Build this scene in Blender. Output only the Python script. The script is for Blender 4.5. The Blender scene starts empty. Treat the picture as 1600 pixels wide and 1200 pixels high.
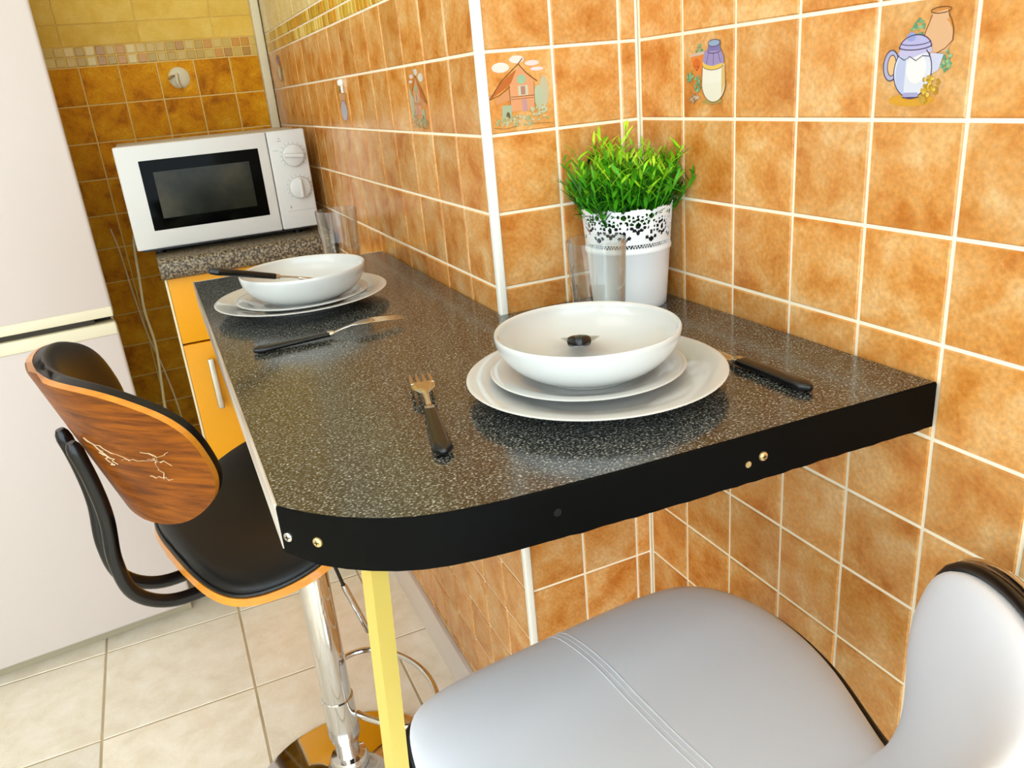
import bpy, bmesh, math, random
import numpy as np
from mathutils import Vector, Matrix
random.seed(7); rng = random.Random(11)
sc = bpy.context.scene
COL = sc.collection
R = math.radians; PI = math.pi

# ------------------------------------------------------------ camera, light, exposure
CAM = Vector((-0.6356, -0.9850, 1.2924)); YAW, PITCH, ROLL = 0.39297, -0.36219, -0.09198
fw = Vector((math.sin(YAW)*math.cos(PITCH), math.cos(YAW)*math.cos(PITCH), math.sin(PITCH)))
rt = fw.cross(Vector((0, 0, 1))).normalized(); up = rt.cross(fw)
r2 = math.cos(ROLL)*rt + math.sin(ROLL)*up; u2 = -math.sin(ROLL)*rt + math.cos(ROLL)*up
cd = bpy.data.cameras.new('camera'); cam = bpy.data.objects.new('camera', cd); COL.objects.link(cam)
mw = Matrix.Identity(4)
for i in range(3):
    mw[i][0] = r2[i]; mw[i][1] = u2[i]; mw[i][2] = -fw[i]; mw[i][3] = CAM[i]
cam.matrix_world = mw
cd.sensor_width = 36; cd.lens = 1246.69/1600*36; cd.clip_start = .02
sc.camera = cam
w = bpy.data.worlds.new('world'); sc.world = w; w.use_nodes = True
bg = w.node_tree.nodes['Background']; bg.inputs[0].default_value = (.74, .89, 1, 1); bg.inputs[1].default_value = 3.9
def area(name, loc, target, size, power, col):
    l = bpy.data.lights.new(name, 'AREA'); l.shape = 'RECTANGLE'; l.size, l.size_y = size; l.energy = power; l.color = col
    o = bpy.data.objects.new(name, l); COL.objects.link(o); o.location = loc
    o.rotation_euler = (Vector(target)-Vector(loc)).to_track_quat('-Z', 'Y').to_euler()
    return o
area('ceiling_light', (-1.15, -.35, 2.42), (-1.1, -.3, 0), (.9, .9), 3.5, (1, .97, .93))
area('window_light', (-2.42, -.7, 1.35), (-.3, .1, .8), (1.8, 1.8), 26, (.86, .94, 1))
sc.view_settings.view_transform = 'Standard'; sc.view_settings.look = 'None'
sc.view_settings.gamma = 1; sc.view_settings.use_curve_mapping = False
sc.view_settings.exposure = .33
try:
    sc.cycles.use_denoising = True; sc.cycles.max_bounces = 10; sc.cycles.transmission_bounces = 10
    sc.cycles.sample_clamp_indirect = 6
    sc.cycles.caustics_reflective = False; sc.cycles.caustics_refractive = False
except Exception: pass

# ------------------------------------------------------------ materials
def s2l(c):
    return tuple(((v/255)/12.92 if v/255 <= .04045 else ((v/255+.055)/1.055)**2.4) for v in c)
def mat(name, col, rough=.5, metal=0, spec=.5, coat=0, trans=0, ior=1.45, srgb=True):
    m = bpy.data.materials.new(name); m.use_nodes = True
    b = m.node_tree.nodes['Principled BSDF']
    c = s2l(col) if srgb else col
    b.inputs['Base Color'].default_value = (*c, 1); b.inputs['Roughness'].default_value = rough
    b.inputs['Metallic'].default_value = metal; b.inputs['Specular IOR Level'].default_value = spec
    b.inputs['Coat Weight'].default_value = coat; b.inputs['Transmission Weight'].default_value = trans
    b.inputs['IOR'].default_value = ior
    m.diffuse_color = (*c, 1)
    return m
def nodes(m): return m.node_tree.nodes, m.node_tree.links, m.node_tree.nodes['Principled BSDF']
def noise_mix(m, cols, scale=10, detail=4, vec=None, stretch=(1, 1, 1), pos=None, rough=.55, dist=0, random_obj=False):
    N, L, B = nodes(m)
    tc = N.new('ShaderNodeTexCoord'); mp = N.new('ShaderNodeMapping'); mp.inputs['Scale'].default_value = stretch
    L.new(tc.outputs['Object'], mp.inputs['Vector'])
    n = N.new('ShaderNodeTexNoise'); n.inputs['Scale'].default_value = scale; n.inputs['Detail'].default_value = detail
    n.inputs['Roughness'].default_value = rough; n.inputs['Distortion'].default_value = dist
    if random_obj:
        oi = N.new('ShaderNodeObjectInfo'); mu = N.new('ShaderNodeVectorMath'); mu.operation = 'SCALE'
        cx = N.new('ShaderNodeCombineXYZ')
        mm = N.new('ShaderNodeMath'); mm.operation = 'MULTIPLY'; mm.inputs[1].default_value = 37.
        L.new(oi.outputs['Random'], mm.inputs[0])
        for i in range(3): L.new(mm.outputs[0], cx.inputs[i])
        ad = N.new('ShaderNodeVectorMath'); ad.operation = 'ADD'
        L.new(mp.outputs[0], ad.inputs[0]); L.new(cx.outputs[0], ad.inputs[1]); L.new(ad.outputs[0], n.inputs['Vector'])
        m['_'] = 1
    else: L.new(mp.outputs[0], n.inputs['Vector'])
    r = N.new('ShaderNodeValToRGB'); e = r.color_ramp
    pos = pos or [i/(len(cols)-1) for i in range(len(cols))]
    while len(e.elements) < len(cols): e.elements.new(.5)
    for i, (p, c) in enumerate(zip(pos, cols)):
        e.elements[i].position = p; e.elements[i].color = (*s2l(c), 1)
    L.new(n.outputs['Fac'], r.inputs[0]); L.new(r.outputs[0], B.inputs['Base Color'])
    return n, r
def bump(m, scale, strength, dist=.001, detail=2, stretch=(1, 1, 1)):
    N, L, B = nodes(m)
    tc = N.new('ShaderNodeTexCoord'); mp = N.new('ShaderNodeMapping'); mp.inputs['Scale'].default_value = stretch
    n = N.new('ShaderNodeTexNoise'); n.inputs['Scale'].default_value = scale; n.inputs['Detail'].default_value = detail
    b = N.new('ShaderNodeBump'); b.inputs['Strength'].default_value = strength; b.inputs['Distance'].default_value = dist
    L.new(tc.outputs['Object'], mp.inputs[0]); L.new(mp.outputs[0], n.inputs['Vector'])
    L.new(n.outputs['Fac'], b.inputs['Height']); L.new(b.outputs[0], B.inputs['Normal'])

def tile_mat(name, cols, rough=.22, mot=(.84, 1.12)):
    m = mat(name, (225, 160, 90), rough)
    N, L, B = nodes(m)
    n, r = noise_mix(m, cols, 17, 8, pos=[.34, .47, .58, .68], rough=.62, dist=.3, random_obj=True)
    # per tile brightness and fine mottling
    f = N.new('ShaderNodeTexNoise'); f.inputs['Scale'].default_value = 190; f.inputs['Detail'].default_value = 5
    tc = N.new('ShaderNodeTexCoord'); L.new(tc.outputs['Object'], f.inputs['Vector'])
    oi = N.new('ShaderNodeObjectInfo')
    ma = N.new('ShaderNodeMapRange'); ma.inputs[3].default_value = .90; ma.inputs[4].default_value = 1.08
    L.new(oi.outputs['Random'], ma.inputs[0])
    mb = N.new('ShaderNodeMapRange'); mb.inputs[1].default_value = .3; mb.inputs[2].default_value = .7
    mb.inputs[3].default_value, mb.inputs[4].default_value = mot
    L.new(f.outputs['Fac'], mb.inputs[0])
    mm = N.new('ShaderNodeMath'); mm.operation = 'MULTIPLY'; L.new(ma.outputs[0], mm.inputs[0]); L.new(mb.outputs[0], mm.inputs[1])
    vm = N.new('ShaderNodeVectorMath'); vm.operation = 'SCALE'
    L.new(r.outputs[0], vm.inputs[0]); L.new(mm.outputs[0], vm.inputs['Scale']); L.new(vm.outputs[0], B.inputs['Base Color'])
    bump(m, 60, .12, .0008)
    return m
TILE = tile_mat('terracotta_glaze', [(188, 112, 38), (207, 142, 70), (214, 160, 96), (221, 176, 120)])
TILE_WARM_TINT = tile_mat('terracotta_warm_light_tint', [(176, 100, 0), (214, 136, 6), (224, 152, 14), (232, 168, 36)], .6); TILE_WARM_TINT.node_tree.nodes['Principled BSDF'].inputs['Specular IOR Level'].default_value = .15  # same terracotta tile; the back corner's dim warm light is put into its colour
CREAM_WARM_TINT = tile_mat('cream_warm_light_tint', [(226, 178, 56), (232, 188, 72), (236, 194, 84), (238, 200, 96)], .6, (.96, 1.04))  # cream tile of the back wall, with yellow corner light mixed into the colour
CREAM_TILE = tile_mat('cream_glaze', [(222, 196, 130), (230, 206, 146), (236, 214, 158), (240, 222, 172)])
FLOOR_TILE = tile_mat('floor_glaze', [(232, 220, 198), (238, 228, 208), (242, 233, 216), (245, 238, 224)], .3, (.97, 1.03))
MOS = [mat('mosaic_%s' % n, c, .3) for n, c in (('sand', (214, 178, 84)), ('olive', (192, 152, 36)), ('amber', (206, 142, 30)), ('pale', (226, 196, 116)), ('wheat', (208, 170, 70)), ('brown', (184, 130, 34)))]
GROUT = mat('grout', (250, 236, 208), .8); FGROUT = mat('floor_grout', (196, 176, 142), .9)
noise_mix(FGROUT, [(150, 132, 100), (214, 196, 160)], 9, 3)
TRIM = mat('white_trim', (240, 238, 228), .4); CREAMP = mat('cream_paint', (228, 214, 178), .6)
WHITE = mat('white_paint', (238, 234, 226), .7)
SKIRT = mat('skirting_tile', (214, 202, 192), .3)
CER = mat('white_porcelain', (204, 204, 200), .08, coat=.3)
GLASS = mat('clear_glass', (255, 255, 255), .0)
_N, _L, _B = nodes(GLASS) if 'nodes' in globals() else (GLASS.node_tree.nodes, GLASS.node_tree.links, None)
_t = _N.new('ShaderNodeBsdfTransparent'); _t.inputs[0].default_value = (.95, .96, .95, 1)
_g = _N.new('ShaderNodeBsdfGlossy'); _g.inputs['Roughness'].default_value = .01
_l = _N.new('ShaderNodeLayerWeight'); _p = _N.new('ShaderNodeMath'); _p.operation = 'POWER'; _p.inputs[1].default_value = 1.7; _L.new(_l.outputs['Facing'], _p.inputs[0])
_f = _N.new('ShaderNodeMapRange'); _f.inputs[3].default_value = .04; _f.inputs[4].default_value = .85; _L.new(_p.outputs[0], _f.inputs[0])
_x = _N.new('ShaderNodeMixShader'); _L.new(_f.outputs[0], _x.inputs[0]); _L.new(_t.outputs[0], _x.inputs[1]); _L.new(_g.outputs[0], _x.inputs[2])
_L.new(_x.outputs[0], _N['Material Output'].inputs['Surface'])
CHROME = mat('chrome', (214, 212, 210), .07, metal=1)
STEEL = mat('polished_steel', (205, 200, 190), .16, metal=1)
SATIN = mat('satin_metal', (200, 190, 170), .35, metal=1)
BLKPL = mat('black_plastic', (14, 14, 15), .22)
BLKBAND = mat('black_edging', (4, 4, 3), .5, spec=.08); bump(BLKBAND, 400, .1, .0004)
BLKLEA = mat('black_leatherette', (15, 14, 13), .38, spec=.35); bump(BLKLEA, 900, .25, .0004, 3)
WHLEA = mat('pale_grey_leatherette', (236, 242, 255), .38); bump(WHLEA, 900, .12, .0003, 3)
BLKTUBE = mat('black_enamel', (13, 12, 12), .25)
PIPING = mat('black_piping', (12, 11, 12), .35)
WOOD = mat('bentwood_veneer', (150, 86, 28), .4, spec=.22)
noise_mix(WOOD, [(62, 26, 0), (104, 50, 1), (134, 70, 2), (160, 88, 4)], 9, 6, stretch=(1, 1.2, 14), pos=[.25, .42, .58, .78], rough=.65, dist=.6)
PLY = mat('plywood_edge', (226, 146, 40), .3, coat=.4)
noise_mix(PLY, [(196, 110, 24), (236, 160, 52)], 30, 3, stretch=(1, 1, 6))
SCUFF = mat('scuffed_wood', (226, 200, 160), .8)
FRIDGE = mat('fridge_enamel', (206, 194, 187), .45); FRIDGE_T = mat('fridge_trim', (226, 218, 190), .4)
DARK = mat('dark_gap', (60, 52, 40), .7)
YEL = mat('yellow_laminate', (232, 158, 4), .4, spec=.3); YELIN = mat('carcass_white', (226, 212, 176), .5)
MWW = mat('microwave_white', (205, 203, 198), .4)
MWGLASS = mat('microwave_window', (4, 5, 4), .12, spec=.06); MWIN = mat('microwave_mesh', (44, 44, 34), .2, spec=.2)
noise_mix(MWIN, [(12, 14, 8), (34, 34, 22), (66, 60, 42)], 9, 3, pos=[.35, .55, .8])
MARK = mat('grey_print', (150, 148, 144), .6)
GOLD = mat('brass_paint', (222, 198, 100), .35, metal=.45)
POTW = mat('white_enamel_tin', (236, 238, 238), .3)
POTIN = mat('inner_pot', (20, 22, 18), .7)
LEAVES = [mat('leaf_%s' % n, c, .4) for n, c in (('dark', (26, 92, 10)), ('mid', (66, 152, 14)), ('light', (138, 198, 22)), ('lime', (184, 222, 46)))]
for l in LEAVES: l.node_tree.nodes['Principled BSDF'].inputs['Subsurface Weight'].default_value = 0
EDGE = mat('worn_edge_strip', (186, 170, 150), .35)
noise_mix(EDGE, [(120, 92, 66), (196, 186, 172), (214, 206, 194)], 14, 4, stretch=(1, .15, 1), pos=[.35, .55, .8])
def granite(name, dark, lite, thr, sc_, rough, stretch=(1, 1, 1)):
    m = mat(name, (30, 30, 28), rough, ior=1.8)
    noise_mix(m, [dark, dark, tuple((a+b)//2 for a, b in zip(dark, lite)), lite], sc_, 3, pos=[0, thr, thr+.09, thr+.2], rough=.6, stretch=stretch)
    return m
GRAN = granite('black_speckled_laminate', (16, 20, 20), (188, 187, 174), .50, 400, .17, (1, 1.5, 1))
GRAN2 = granite('brown_speckled_laminate', (62, 52, 38), (156, 140, 112), .42, 190, .35); GRAN2.node_tree.nodes['Principled BSDF'].inputs['IOR'].default_value = 1.4

# ------------------------------------------------------------ mesh helpers
class MB:
    def __init__(s): s.v = []; s.f = []; s.m = []
    def add(s, vs, fs, mi=0):
        o = len(s.v); s.v += [tuple(v) for v in vs]; s.f += [tuple(i+o for i in f) for f in fs]; s.m += [mi]*len(fs)
    def box(s, a, b, mi=0, c=0):
        x0, y0, z0 = a; x1, y1, z1 = b
        if not c:
            s.add([(x0,y0,z0),(x1,y0,z0),(x1,y1,z0),(x0,y1,z0),(x0,y0,z1),(x1,y0,z1),(x1,y1,z1),(x0,y1,z1)],
                  [(0,3,2,1),(4,5,6,7),(0,1,5,4),(1,2,6,5),(2,3,7,6),(3,0,4,7)], mi)
            return
        bm = bmesh.new(); bmesh.ops.create_cube(bm, size=1)
        for v in bm.verts: v.co = Vector(((x0+x1)/2+v.co.x*(x1-x0), (y0+y1)/2+v.co.y*(y1-y0), (z0+z1)/2+v.co.z*(z1-z0)))
        bmesh.ops.bevel(bm, geom=list(bm.edges), offset=c, segments=3, profile=.5, affect='EDGES')
        bm.verts.index_update()
        s.add([v.co[:] for v in bm.verts], [[v.index for v in f.verts] for f in bm.faces], mi); bm.free()
    def lathe(s, prof, n=64, c=(0, 0, 0), mi=0, cap=False):
        vs = []; fs = []
        for r, z in prof:
            for k in range(n):
                a = 2*PI*k/n; vs.append((c[0]+r*math.cos(a), c[1]+r*math.sin(a), c[2]+z))
        for i in range(len(prof)-1):
            for k in range(n):
                k2 = (k+1) % n; fs.append((i*n+k, i*n+k2, (i+1)*n+k2, (i+1)*n+k))
        if cap: fs.append(tuple(range(n))[::-1]); fs.append(tuple((len(prof)-1)*n+k for k in range(n)))
        s.add(vs, fs, mi)
    def tube(s, pts, r, n=12, mi=0, closed=False, rr=None, flat=1):
        pts = [Vector(p) for p in pts]; N = len(pts); vs = []; fs = []
        up_ = None
        for i, p in enumerate(pts):
            if closed: t = pts[(i+1) % N]-pts[(i-1) % N]
            else: t = pts[min(i+1, N-1)]-pts[max(i-1, 0)]
            t.normalize()
            if up_ is None: up_ = t.orthogonal().normalized() if abs(t.z) > .9 else Vector((0, 0, 1))
            up_ = (up_ - t*up_.dot(t)).normalized(); sd = t.cross(up_)
            q = rr[i] if rr else r
            for k in range(n):
                a = 2*PI*k/n; vs.append(p+up_*math.sin(a)*q*flat+sd*math.cos(a)*q)
        for i in range(N if closed else N-1):
            j = (i+1) % N
            for k in range(n): fs.append((i*n+k, i*n+(k+1) % n, j*n+(k+1) % n, j*n+k))
        if not closed: fs.append(tuple(range(n))[::-1]); fs.append(tuple((N-1)*n+k for k in range(n)))
        s.add(vs, fs, mi)
    def loft(s, secs, n=12, mi=0, p=2.6):
        # secs: (x, y, z, half width, half thickness) along x
        vs = []; fs = []
        for x, y, z, hw, ht in secs:
            for k in range(n):
                a = 2*PI*k/n; c_, s_ = math.cos(a), math.sin(a)
                vs.append((x, y+hw*math.copysign(abs(c_)**(2/p), c_), z+ht*math.copysign(abs(s_)**(2/p), s_)))
        for i in range(len(secs)-1):
            for k in range(n): fs.append((i*n+k, i*n+(k+1) % n, (i+1)*n+(k+1) % n, (i+1)*n+k))
        fs.append(tuple(range(n))[::-1]); fs.append(tuple((len(secs)-1)*n+k for k in range(n)))
        s.add(vs, fs, mi)
    def prism(s, pts, z0, z1, mi=0):
        n = len(pts)
        s.add([(x, y, z0) for x, y in pts]+[(x, y, z1) for x, y in pts],
              [tuple(range(n))[::-1], tuple(range(n, 2*n))]+[(k, (k+1) % n, n+(k+1) % n, n+k) for k in range(n)], mi)
    def xform(s, M):
        s.v = [tuple(M @ Vector(v)) for v in s.v]; return s
    def mesh(s, name, mats, smooth=True, auto=40):
        me = bpy.data.meshes.new(name); me.from_pydata(s.v, [], s.f)
        for m in (mats if isinstance(mats, (list, tuple)) else [mats]): me.materials.append(m)
        me.polygons.foreach_set('material_index', s.m)
        bm = bmesh.new(); bm.from_mesh(me); bmesh.ops.recalc_face_normals(bm, faces=bm.faces)
        if bm.calc_volume(signed=True) < 0: bmesh.ops.reverse_faces(bm, faces=bm.faces)
        bm.to_mesh(me); bm.free()
        if smooth:
            me.polygons.foreach_set('use_smooth', [True]*len(me.polygons))
            try: me.set_sharp_from_angle(angle=R(auto))
            except Exception: pass
        me.update(); return me
    def obj(s, name, mats, parent=None, loc=(0, 0, 0), smooth=True, auto=40):
        return link(name, s.mesh(name, mats, smooth, auto), parent, loc)
def link(name, me, parent=None, loc=(0, 0, 0)):
    o = bpy.data.objects.new(name, me); COL.objects.link(o); o.location = loc
    if parent: o.parent = parent
    return o
def tag(o, label=None, cat=None, group=None, kind=None):
    for k, v in (('label', label), ('category', cat), ('group', group), ('kind', kind)):
        if v: o[k] = v
    return o
def thing(name, label, cat, loc=(0, 0, 0), rz=0, group=None):
    o = bpy.data.objects.new(name, None); COL.objects.link(o); o.empty_display_size = .05
    o.location = loc; o.rotation_euler = (0, 0, rz); return tag(o, label, cat, group)
def copy_tree(o, parent=None):
    c = o.copy(); COL.objects.link(c)
    if parent: c.parent = parent
    for ch in list(o.children): copy_tree(ch, c)
    return c

# ------------------------------------------------------------ tiled walls
TP = .10; Z2 = 1.228                   # tile pitch, height of the second joint from the top of the picture
GAP = .0039; TH = .006
tile_cache = {}
def tile_mesh(w_, h_, m, th=TH, key='tile'):
    k = (round(w_, 4), round(h_, 4), m.name)
    if k not in tile_cache:
        b = MB(); e = .0014; hw, hh = w_/2, h_/2
        b.add([(-hw,-hh,-th),(hw,-hh,-th),(hw,hh,-th),(-hw,hh,-th),(-hw,-hh,-e),(hw,-hh,-e),(hw,hh,-e),(-hw,hh,-e),
               (-hw+e,-hh+e,0),(hw-e,-hh+e,0),(hw-e,hh-e,0),(-hw+e,hh-e,0)],
              [(0,3,2,1)]+[(i,(i+1)%4,4+(i+1)%4,4+i) for i in range(4)]+[(4+i,4+(i+1)%4,8+(i+1)%4,8+i) for i in range(4)]+[(8,9,10,11)])
        tile_cache[k] = b.mesh(key, m, smooth=False)
    return tile_cache[k]
def frame(o, u, v, n):
    M = Matrix.Identity(4)
    for i in range(3): M[i][0] = u[i]; M[i][1] = v[i]; M[i][2] = n[i]; M[i][3] = o[i]
    return M
def lines(start, first, pitch, end):
    xs = [start]; x = first
    while x < end-1e-6:
        if x > start+.004: xs.append(x)
        x += pitch
    xs.append(end); return xs
def tiled(parent, F, us, vs, m, name='tile', gap=GAP, th=TH, pick=None, skip=None):
    for i in range(len(us)-1):
        for j in range(len(vs)-1):
            w_, h_ = us[i+1]-us[i]-gap, vs[j+1]-vs[j]-gap
            if w_ < .003 or h_ < .003 or (skip and skip(us[i], vs[j])): continue
            mm = pick() if pick else m
            o = link(name, tile_mesh(w_, h_, mm, th, name), parent)
            o.matrix_local = F @ Matrix.Translation(((us[i]+us[i+1])/2, (vs[j]+vs[j+1])/2, rng.uniform(-.0003, .0002)))
def wall(name, a, b, m=GROUT):
    mb = MB(); mb.box(a, b); o = mb.obj(name, m, smooth=False); tag(o, kind='structure'); return o
H = 2.45; W_ = .2321; YB = 1.6551
def rows(z0, z1):
    zs = [z0]; k = -12
    for k in range(-13, 12):
        z = Z2 + k*TP + (.004 if k <= -3 else 0)
        if z0+.004 < z < z1-.004: zs.append(z)
    zs.append(z1); return zs
ZTOP = Z2+.2                            # top of the terracotta field
# right wall (faces -X)
wr = wall('wall_right', (.0018, -2.6, 0), (.12, 0.12, H))
Fr = frame((0, 0, 0), (0, -1, 0), (0, 0, 1), (-1, 0, 0))
tiled(wr, Fr, lines(0.002, .0982, TP, .999), rows(.0, Z2+.4), TILE, skip=lambda u, v: u > .75 and v > 1.0 and False)
# return wall of the boxed-out pier (faces -Y)
wp = wall('wall_return', (-W_+.004, .0018, 0), (.0, .0072, H))
Fp = frame((-W_, 0, 0), (1, 0, 0), (0, 0, 1), (0, -1, 0))
tiled(wp, Fp, [.006, .1029, .2029, .2300], rows(.0, Z2+.4), TILE)
# side wall beyond the pier corner (faces -X)
wl = wall('wall_side', (-W_+.0018, .0075, 0), (-.0, YB+.1, H))
wl.location.x -= .0
Fl = frame((-W_, 0, 0), (0, 1, 0), (0, 0, 1), (-1, 0, 0))
ul = lines(.006, .1099, TP, YB-.03)
tiled(wl, Fl, ul, rows(.115, ZTOP), TILE)
MZ = [ZTOP, ZTOP+.026, ZTOP+.052]
tiled(wl, Fl, lines(.006, .032, .026, YB-.03), MZ, None, 'mosaic_tile', .0032, .005, pick=lambda: rng.choice(MOS))
tiled(wl, Fl, lines(.006, .14, .2, YB-.03), [MZ[2], MZ[2]+.15, MZ[2]+.35], CREAM_TILE, 'cream_tile')
# back wall (faces -Y)
wb = wall('wall_back', (-1.5, YB+.0018, 0), (-W_+.02, YB+.12, H), mat('grout_warm_light_tint', (232, 194, 116), .9, spec=.1))  # ordinary grout, its colour tinted to stand in for warm kitchen light
Fb = frame((0, YB, 0), (1, 0, 0), (0, 0, 1), (0, -1, 0))
ub = lines(-1.45, -W_-.11-1.1+.001, TP, -W_-.012)
tiled(wb, Fb, ub, rows(.0, ZTOP), TILE_WARM_TINT)
tiled(wb, Fb, lines(-.95, -.95+.026, .026, -W_-.012), MZ, None, 'mosaic_tile', .0032, .005, pick=lambda: rng.choice(MOS))
tiled(wb, Fb, lines(-1.45, -1.37, .2, -W_-.012), [MZ[2], MZ[2]+.055, MZ[2]+.255], CREAM_WARM_TINT, 'cream_tile', gap=.0018)
# the rest of the room
o = wall('wall_left', (-2.62, -2.6, 0), (-2.5, YB+.1, H), WHITE)
o = wall('wall_far', (-2.5, YB+.0018, 0), (-1.5, YB+.12, H), WHITE)
mb = MB(); mb.box((-2.62, -2.7, H), (.12, YB+.12, H+.1)); tag(mb.obj('ceiling', WHITE, smooth=False), kind='structure')
fl = wall('floor', (-2.6, -2.7, -.08), (.12, YB+.12, -.0018), FGROUT)
Ff = frame((0, 0, 0), (1, 0, 0), (0, 1, 0), (0, 0, 1))
FP = .335
tiled(fl, Ff, lines(-2.2, -1.003-3*FP, FP, 0.), lines(-1.5, .698-6*FP, FP, YB), FLOOR_TILE, 'floor_tile', .005, .0018+.004)
# trims
mb = MB(); mb.box((-W_-.003, -.003, 0), (-W_+.009, .009, H), c=.0025); tag(mb.obj('trim_1', TRIM), kind='structure')
mb = MB(); mb.box((-W_-.026, YB-.03, 0), (-W_-.002, YB-.001, H), c=.003); tag(mb.obj('trim_2', CREAMP), kind='structure')
mb = MB(); mb.box((-.006, -.604, 0), (.004, -.594, .76), c=.002); tag(mb.obj('trim_3', TRIM), kind='structure')
# skirting of the side wall
sk = MB(); sk.box((-W_-.010, .0, 0), (-W_+.001, YB-.03, .112), c=.002); bsk = sk.obj('baseboard_side', SKIRT); tag(bsk, kind='structure')

# ---- printed pictures on some tiles: flat coloured shapes on the glaze
PC = {}
def pm(c):
    if c not in PC: PC[c] = mat('print_%d_%d_%d' % c, tuple(int(v*.9) for v in c), .3)
    return PC[c]
def picture(parent, F, u0, v0, s_, shapes):
    """shapes: (colour, kind, data) in 0..1 tile units; later ones lie on top"""
    b = MB(); mats = []
    for k, (c, kind, d) in enumerate(shapes):
        if pm(c) not in mats: mats.append(pm(c))
        mi = mats.index(pm(c)); z = .0003+k*.00001
        if kind == 'P': b.add([(x, y, z) for x, y in d], [tuple(range(len(d)))], mi)
        elif kind == 'E':
            cx, cy, rx, ry = d; b.add([(cx+rx*math.cos(a*PI/12), cy+ry*math.sin(a*PI/12), z) for a in range(24)], [tuple(range(24))], mi)
        elif kind == 'L':
            wd, pts = d
            for (x0, y0), (x1, y1) in zip(pts, pts[1:]):
                l = math.hypot(x1-x0, y1-y0) or 1; nx, ny = -(y1-y0)/l*wd/2, (x1-x0)/l*wd/2
                b.add([(x0-nx, y0-ny, z), (x1-nx, y1-ny, z), (x1+nx, y1+ny, z), (x0+nx, y0+ny, z)], [(0, 1, 2, 3)], mi)
    b.v = [(x*s_, y*s_, z) for x, y, z in b.v]
    me = bpy.data.meshes.new('tile_picture'); me.from_pydata(b.v, [], b.f)
    for m in mats: me.materials.append(m)
    me.polygons.foreach_set('material_index', b.m)
    o = link('tile_picture', me, parent); o.matrix_local = F @ Matrix.Translation((u0, v0, 0)); return o
def arc(cx, cy, rx, ry, a0, a1, n=12): return [(cx+rx*math.cos(R(a0+(a1-a0)*i/n)), cy+ry*math.sin(R(a0+(a1-a0)*i/n))) for i in range(n+1)]
LN = (70, 56, 92); BR = (124, 72, 28)
def scatter(c, cx, cy, rx, ry, n, r, seed):
    q = random.Random(seed); out = []
    for i in range(n):
        a, d = q.uniform(0, 2*PI), math.sqrt(q.random())
        out.append((c[i % len(c)], 'E', (cx+rx*d*math.cos(a), cy+ry*d*math.sin(a), r*q.uniform(.6, 1.2), r*q.uniform(.6, 1.2))))
    return out
GR = [(120, 170, 120), (90, 150, 110), (150, 190, 140)]
teapot = ([((224, 160, 40), 'E', (.42, .14, .26, .055))] + scatter(GR, .44, .77, .07, .08, 26, .016, 1) +
    [((226, 176, 130), 'P', arc(.66, .66, .155, .18, -10, 190, 14)+[(.51, .63), (.56, .55), (.76, .55)]),
     ((226, 176, 130), 'P', [(.56, .8), (.76, .82), (.74, .9), (.58, .88)]),
     (BR, 'L', (.009, [(.585, .87), (.555, .80), (.53, .74), (.50, .66)])), (BR, 'L', (.009, arc(.67, .9, .105, .026, 0, 360, 18))),
     (BR, 'L', (.009, [(.75, .87), (.78, .82), (.815, .74), (.815, .64), (.75, .58), (.66, .54)]))] +
    scatter(GR, .76, .47, .07, .09, 30, .016, 2) +
    [((206, 206, 226), 'P', [(.60, .55), (.74, .53), (.70, .40), (.62, .36)]),
     ((178, 176, 206), 'P', arc(.17, .46, .085, .135, 0, 360, 18)), ((236, 190, 128), 'P', arc(.18, .46, .05, .095, 0, 360, 16)),
     (LN, 'L', (.011, arc(.17, .46, .088, .138, 20, 345, 18))), (LN, 'L', (.009, arc(.18, .46, .05, .095, 0, 360, 16))),
     ((222, 222, 232), 'P', arc(.42, .40, .21, .235, 0, 360, 28)), ((190, 196, 224), 'P', arc(.34, .38, .11, .19, 90, 270, 14)),
     ((238, 234, 232), 'E', (.46, .42, .11, .13)), ((196, 188, 222), 'P', [(.24, .55), (.33, .53), (.42, .52), (.52, .55), (.62, .56), (.60, .64), (.28, .62)]),
     ((186, 180, 220), 'P', arc(.43, .60, .17, .11, 0, 180, 14)), ((150, 160, 214), 'E', (.38, .70, .05, .04)),
     (LN, 'L', (.01, arc(.43, .60, .175, .115, 0, 180, 14))), (LN, 'L', (.010, arc(.43, .62, .18, .035, 180, 360, 12))),
     (LN, 'L', (.008, arc(.43, .655, .165, .03, 180, 360, 12))), (LN, 'L', (.008, [(.25, .54), (.32, .50), (.38, .53), (.45, .49), (.52, .53), (.60, .52)])),
     (LN, 'L', (.010, arc(.42, .40, .21, .235, 140, 410, 24))), ((170, 166, 206), 'P', [(.33, .17), (.51, .17), (.50, .21), (.34, .21)]),
     (LN, 'L', (.009, [(.33, .17), (.42, .155), (.51, .17)]))] +
    scatter([(214, 170, 40), (238, 206, 96), (190, 140, 30)], .63, .27, .10, .09, 42, .018, 3) + scatter([(200, 160, 60)], .55, .15, .05, .04, 10, .014, 4))
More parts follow.
